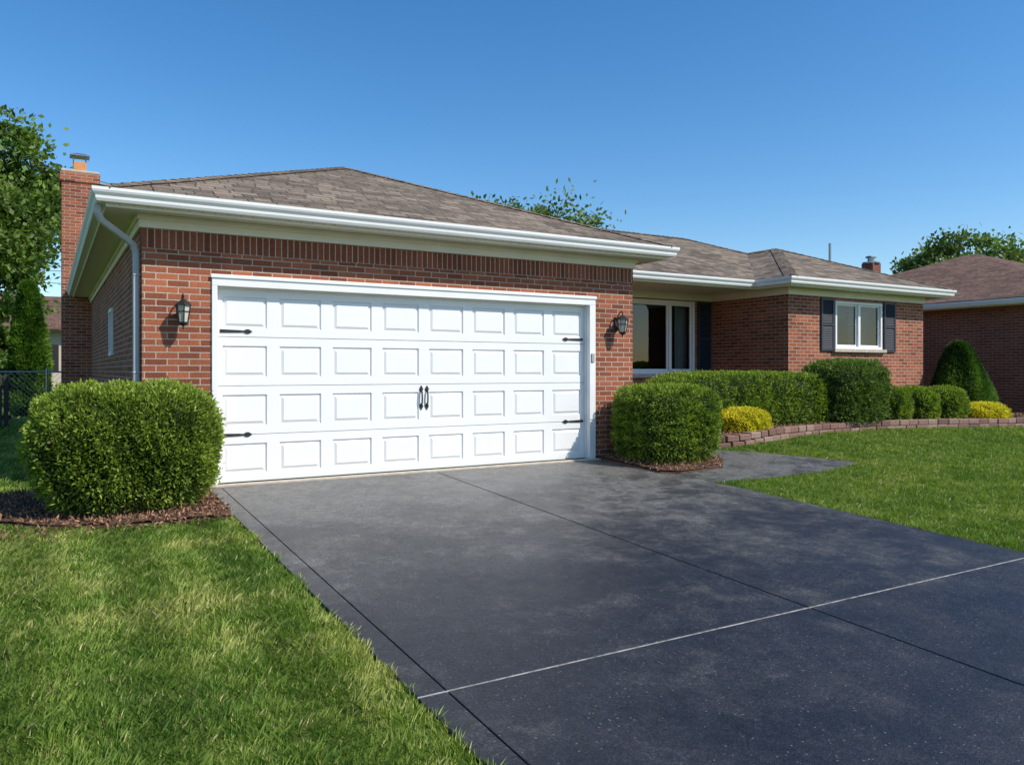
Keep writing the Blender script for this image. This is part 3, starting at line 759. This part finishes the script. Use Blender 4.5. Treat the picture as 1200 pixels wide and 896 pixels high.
# ------------------------------------------------------------------ trees
def tree(name,x,y,h,cz,rx,ry,rz,ncl,per,leaf,cols,seed,tr=.25):
    E=empty(name); r=np.random.default_rng(seed)
    d=unit(r.normal(0,1,(ncl,3))); rad=r.random(ncl)**.38
    lob=1+.14*np.sin(d[:,0]*4+seed)+.13*np.sin(d[:,2]*5+d[:,1]*4+seed*2)
    Cc=d*rad[:,None]*lob[:,None]*np.array([rx,ry,rz])*.88; 
    cr=r.uniform(.15,.30,ncl)*min(rx,rz)
    idx=np.repeat(np.arange(ncl),per); n=len(idx)
    q=r.normal(0,.5,(n,3)); q[:,2]*=.6
    P=Cc[idx]+q*cr[idx][:,None]+np.array([x,y,cz])
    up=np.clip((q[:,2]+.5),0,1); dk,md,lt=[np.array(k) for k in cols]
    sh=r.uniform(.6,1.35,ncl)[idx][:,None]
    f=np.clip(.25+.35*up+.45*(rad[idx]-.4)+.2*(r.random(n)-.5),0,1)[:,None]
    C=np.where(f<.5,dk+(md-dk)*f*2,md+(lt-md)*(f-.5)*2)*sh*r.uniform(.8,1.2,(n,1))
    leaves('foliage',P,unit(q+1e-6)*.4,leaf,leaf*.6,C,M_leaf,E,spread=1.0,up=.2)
    b=MB(); top=Vector((x+r.normal()*.3,y,cz+rz*.5))
    b.tube([(x,y,-.2),(x+.05,y,cz*.3),(x-.08,y,cz*.6),(x+.05,y,cz),tuple(top)],[tr*1.2,tr,tr*.8,tr*.5,tr*.12],10)
    for i in range(min(26,ncl)):
        t=r.uniform(.35,.95); s=Vector((x,y,max(cz-rz*.8,.5)*(1-t)+(cz+rz*.3)*t)); e2=Vector(Cc[i]+np.array([x,y,cz]))
        m=s.lerp(e2,.5)+Vector((r.normal()*.2,r.normal()*.2,.2))
        b.tube([s,m,e2],[tr*.35,tr*.2,tr*.05],6)
    b.build('trunk_and_limbs',M_bark,E)
T1=((.024,.05,.010),(.085,.15,.026),(.19,.27,.05))
T2=((.022,.05,.015),(.08,.135,.035),(.17,.235,.06))
tree('maple_tree',-3.1,24.5,9.5,6.6,4.0,3.6,3.5,310,170,.22,T1,31,.3)
tree('maple_tree.001',16.5,19.5,8.6,4.9,5.2,3.0,3.7,330,150,.22,T2,38,.25)
tree('maple_tree.002',46.5,16.5,9.3,5.8,5.8,4.5,3.4,240,150,.30,T2,33,.3)
tree('maple_tree.003',-7.5,33,11,6.5,4.5,4.5,4.5,120,120,.34,T2,34,.3)
tree('small_tree',-1.9,30.,4,1.9,1.4,1.4,1.4,50,110,.22,T1,35,.12)
tree('small_tree.001',-3.6,19.5,4,1.5,2.2,1.6,1.5,70,110,.2,T1,36,.12)
n=60; 
PP=[];CC=[]
for i in range(n):
    a=-.9+2.9*i/n+rng.uniform(-.02,.02); Dd=rng.uniform(75,100)
    cx=Dd*math.sin(a);cy=Dd*math.cos(a); hh=rng.uniform(3.5,6.5); m=900
    d=rng.normal(0,1,(m,3)); q=unit(d)*(rng.random(m)**.4)[:,None]*np.array([5.5,4,hh*.55])
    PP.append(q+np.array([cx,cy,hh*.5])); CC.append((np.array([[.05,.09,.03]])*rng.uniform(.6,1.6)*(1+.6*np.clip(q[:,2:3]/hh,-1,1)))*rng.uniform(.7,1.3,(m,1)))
P=np.concatenate(PP);C=np.concatenate(CC); leaves('distant_trees',P,np.zeros_like(P),.9,.6,C,M_leaf,None,spread=1)

# ------------------------------------------------------------------ grass
excl=[bedL,bedR,bedP,walk]
def vnoise(x,y,s,seed):
    r=np.random.default_rng(seed); T=r.random((128,128)); u=x*s+500;v=y*s+500
    i=np.floor(u).astype(int);j=np.floor(v).astype(int);f=u-i;g=v-j;f=f*f*(3-2*f);g=g*g*(3-2*g)
    t=lambda a,b:T[a%128,b%128]
    return (t(i,j)*(1-f)+t(i+1,j)*f)*(1-g)+(t(i,j+1)*(1-f)+t(i+1,j+1)*f)*g
def scatter(x0,x1,y0,y1,dens,h,w,seedv):
    n=int((x1-x0)*(y1-y0)*dens); x=rng.uniform(x0,x1,n); y=rng.uniform(y0,y1,n)
    k=np.ones(n,bool)
    wob=.07*(vnoise(x,y,5,1)-.35)+.04*(vnoise(x,y,17,9)-.5)
    k&=~((x>XE+wob*.8)&(x<XR+.005-wob)&(y<0))
    k&=~((x>XE-.2)&(x<XR+.2)&(y>-.02)&(y<12))
    for p in excl: k&=~pip(p,x,y)
    k&=~((x>.80)&(x<7.23)&(y>-.02)&(y<12.02)); k&=~((x>7.2)&(x<16.5)&(y>1.35)&(y<8.9)); k&=~((x>19.58)&(x<29)&(y>-.15)&(y<9.5))
    x=x[k];y=y[k];n=len(x)
    clump=vnoise(x,y,9,2); fine=vnoise(x,y,22,3); big=.5*vnoise(x,y,1.3,4)+.5*vnoise(x,y,3.4,5)
    hh=h*rng.uniform(.45,1.2,n)*(.6+.75*clump)
    th=rng.uniform(0,2*np.pi,n)
    strip=np.clip(np.sin(x*2*np.pi/.62+.5*np.sin(y*.7))*1.6,-1,1)*(.75 if x1<3 else .12)
    lean=rng.uniform(.1,1.1,n)*hh
    dx=np.cos(th)*lean+(fine-.5)*hh*.8; dy=np.sin(th)*lean+strip*.35*hh
    ww=w*rng.uniform(.6,1.3,n)
    a=th+np.pi/2+rng.normal(0,.6,n); px=np.cos(a)*ww/2;py=np.sin(a)*ww/2
    z=G(x,y)-.008
    V=np.empty((n,4,3)); 
    V[:,0]=np.stack([x-px,y-py,z],1); V[:,1]=np.stack([x+px,y+py,z],1)
    V[:,2]=np.stack([x+dx*.45+px*.7,y+dy*.45+py*.7,z+hh*.6],1); V[:,3]=np.stack([x+dx,y+dy,z+hh*.95],1)
    g=rng.random(n)
    base=np.array([[.18,.265,.040]]); yel=np.array([[.36,.38,.11]]); dk=np.array([[.10,.18,.026]])
    amp=1.6 if x1<3 else .9
    f=np.clip(amp*(big-.5)+(.47 if x1<3 else .40)+.6*(fine-.5)+.3*(g-.5)+.08*strip,0,1)[:,None]
    C=dk+(base-dk)*np.clip(f*2,0,1)+(yel-base)*np.clip(f*2-1.0,0,1)
    dead=(g>.955)[:,None]; C=np.where(dead,np.array([[.50,.44,.21]]),C)
    C=C*(1+.08*strip)[:,None]*rng.uniform(.8,1.25,(n,1))
    return V.reshape(-1,3),np.repeat(C,4,0)
parts=[scatter(-1.4,1.49,-8.6,-4.6,9500,.045,.0046,1),scatter(-1.4,1.49,-4.6,0,6500,.046,.0058,2),
       scatter(-4.5,.83,0,9,1300,.055,.012,3),scatter(-4.5,2,9,18,500,.07,.02,3),scatter(-4,-1.4,-8.6,0,800,.05,.012,4),
       scatter(6.69,10.5,-7.5,-.2,6000,.045,.0060,5),scatter(10.5,15,-6,.6,3500,.046,.008,6),scatter(15,19.6,-5,9,1400,.05,.012,7),scatter(19.6,30,-5,0,500,.06,.018,8)]
V=np.concatenate([p[0] for p in parts]);C=np.concatenate([p[1] for p in parts])
np_mesh('grass_lawn',V,4,C,M_grass)
print('blades',len(V)//4)

# ------------------------------------------------------------------ light
w=bpy.data.worlds.new('World'); scene.world=w; w.use_nodes=True; nt=w.node_tree
bg=nt.nodes['Background']; sky=nt.nodes.new('ShaderNodeTexSky'); sky.sky_type='NISHITA'; sky.sun_disc=False
EL,AZ=45,36
sky.sun_elevation=math.radians(EL); sky.sun_rotation=math.radians(180-AZ); sky.air_density=1.0; sky.dust_density=.4; sky.ozone_density=2.5; sky.altitude=0
hs=nt.nodes.new('ShaderNodeHueSaturation'); hs.inputs['Saturation'].default_value=1.33; hs.inputs['Value'].default_value=1.22; hs.inputs['Hue'].default_value=.501
nt.links.new(sky.outputs[0],hs.inputs['Color'])
nt.links.new(hs.outputs[0],bg.inputs[0]); bg.inputs[1].default_value=.135
ld=bpy.data.lights.new('sun','SUN'); ld.energy=4.9; ld.angle=math.radians(.5); ld.color=(1,.94,.84)
lo=bpy.data.objects.new('sun',ld); col.objects.link(lo)
S=Vector((math.sin(math.radians(AZ))*math.cos(math.radians(EL)),-math.cos(math.radians(AZ))*math.cos(math.radians(EL)),math.sin(math.radians(EL))))
lo.rotation_euler=(-S).to_track_quat('-Z','Y').to_euler(); lo.location=(10,-20,20)
cd=bpy.data.cameras.new('camera'); co=bpy.data.objects.new('camera',cd); col.objects.link(co)
cd.sensor_width=36; cd.lens=920/1200*36; cd.shift_y=-14/1200; cd.clip_end=2000; cd.clip_start=.05
co.location=(0,-8.775,1.233); co.rotation_euler=(math.radians(90),0,-math.radians(30.64))
scene.camera=co
scene.view_settings.view_transform='Standard'; scene.view_settings.look='None'; scene.view_settings.exposure=0
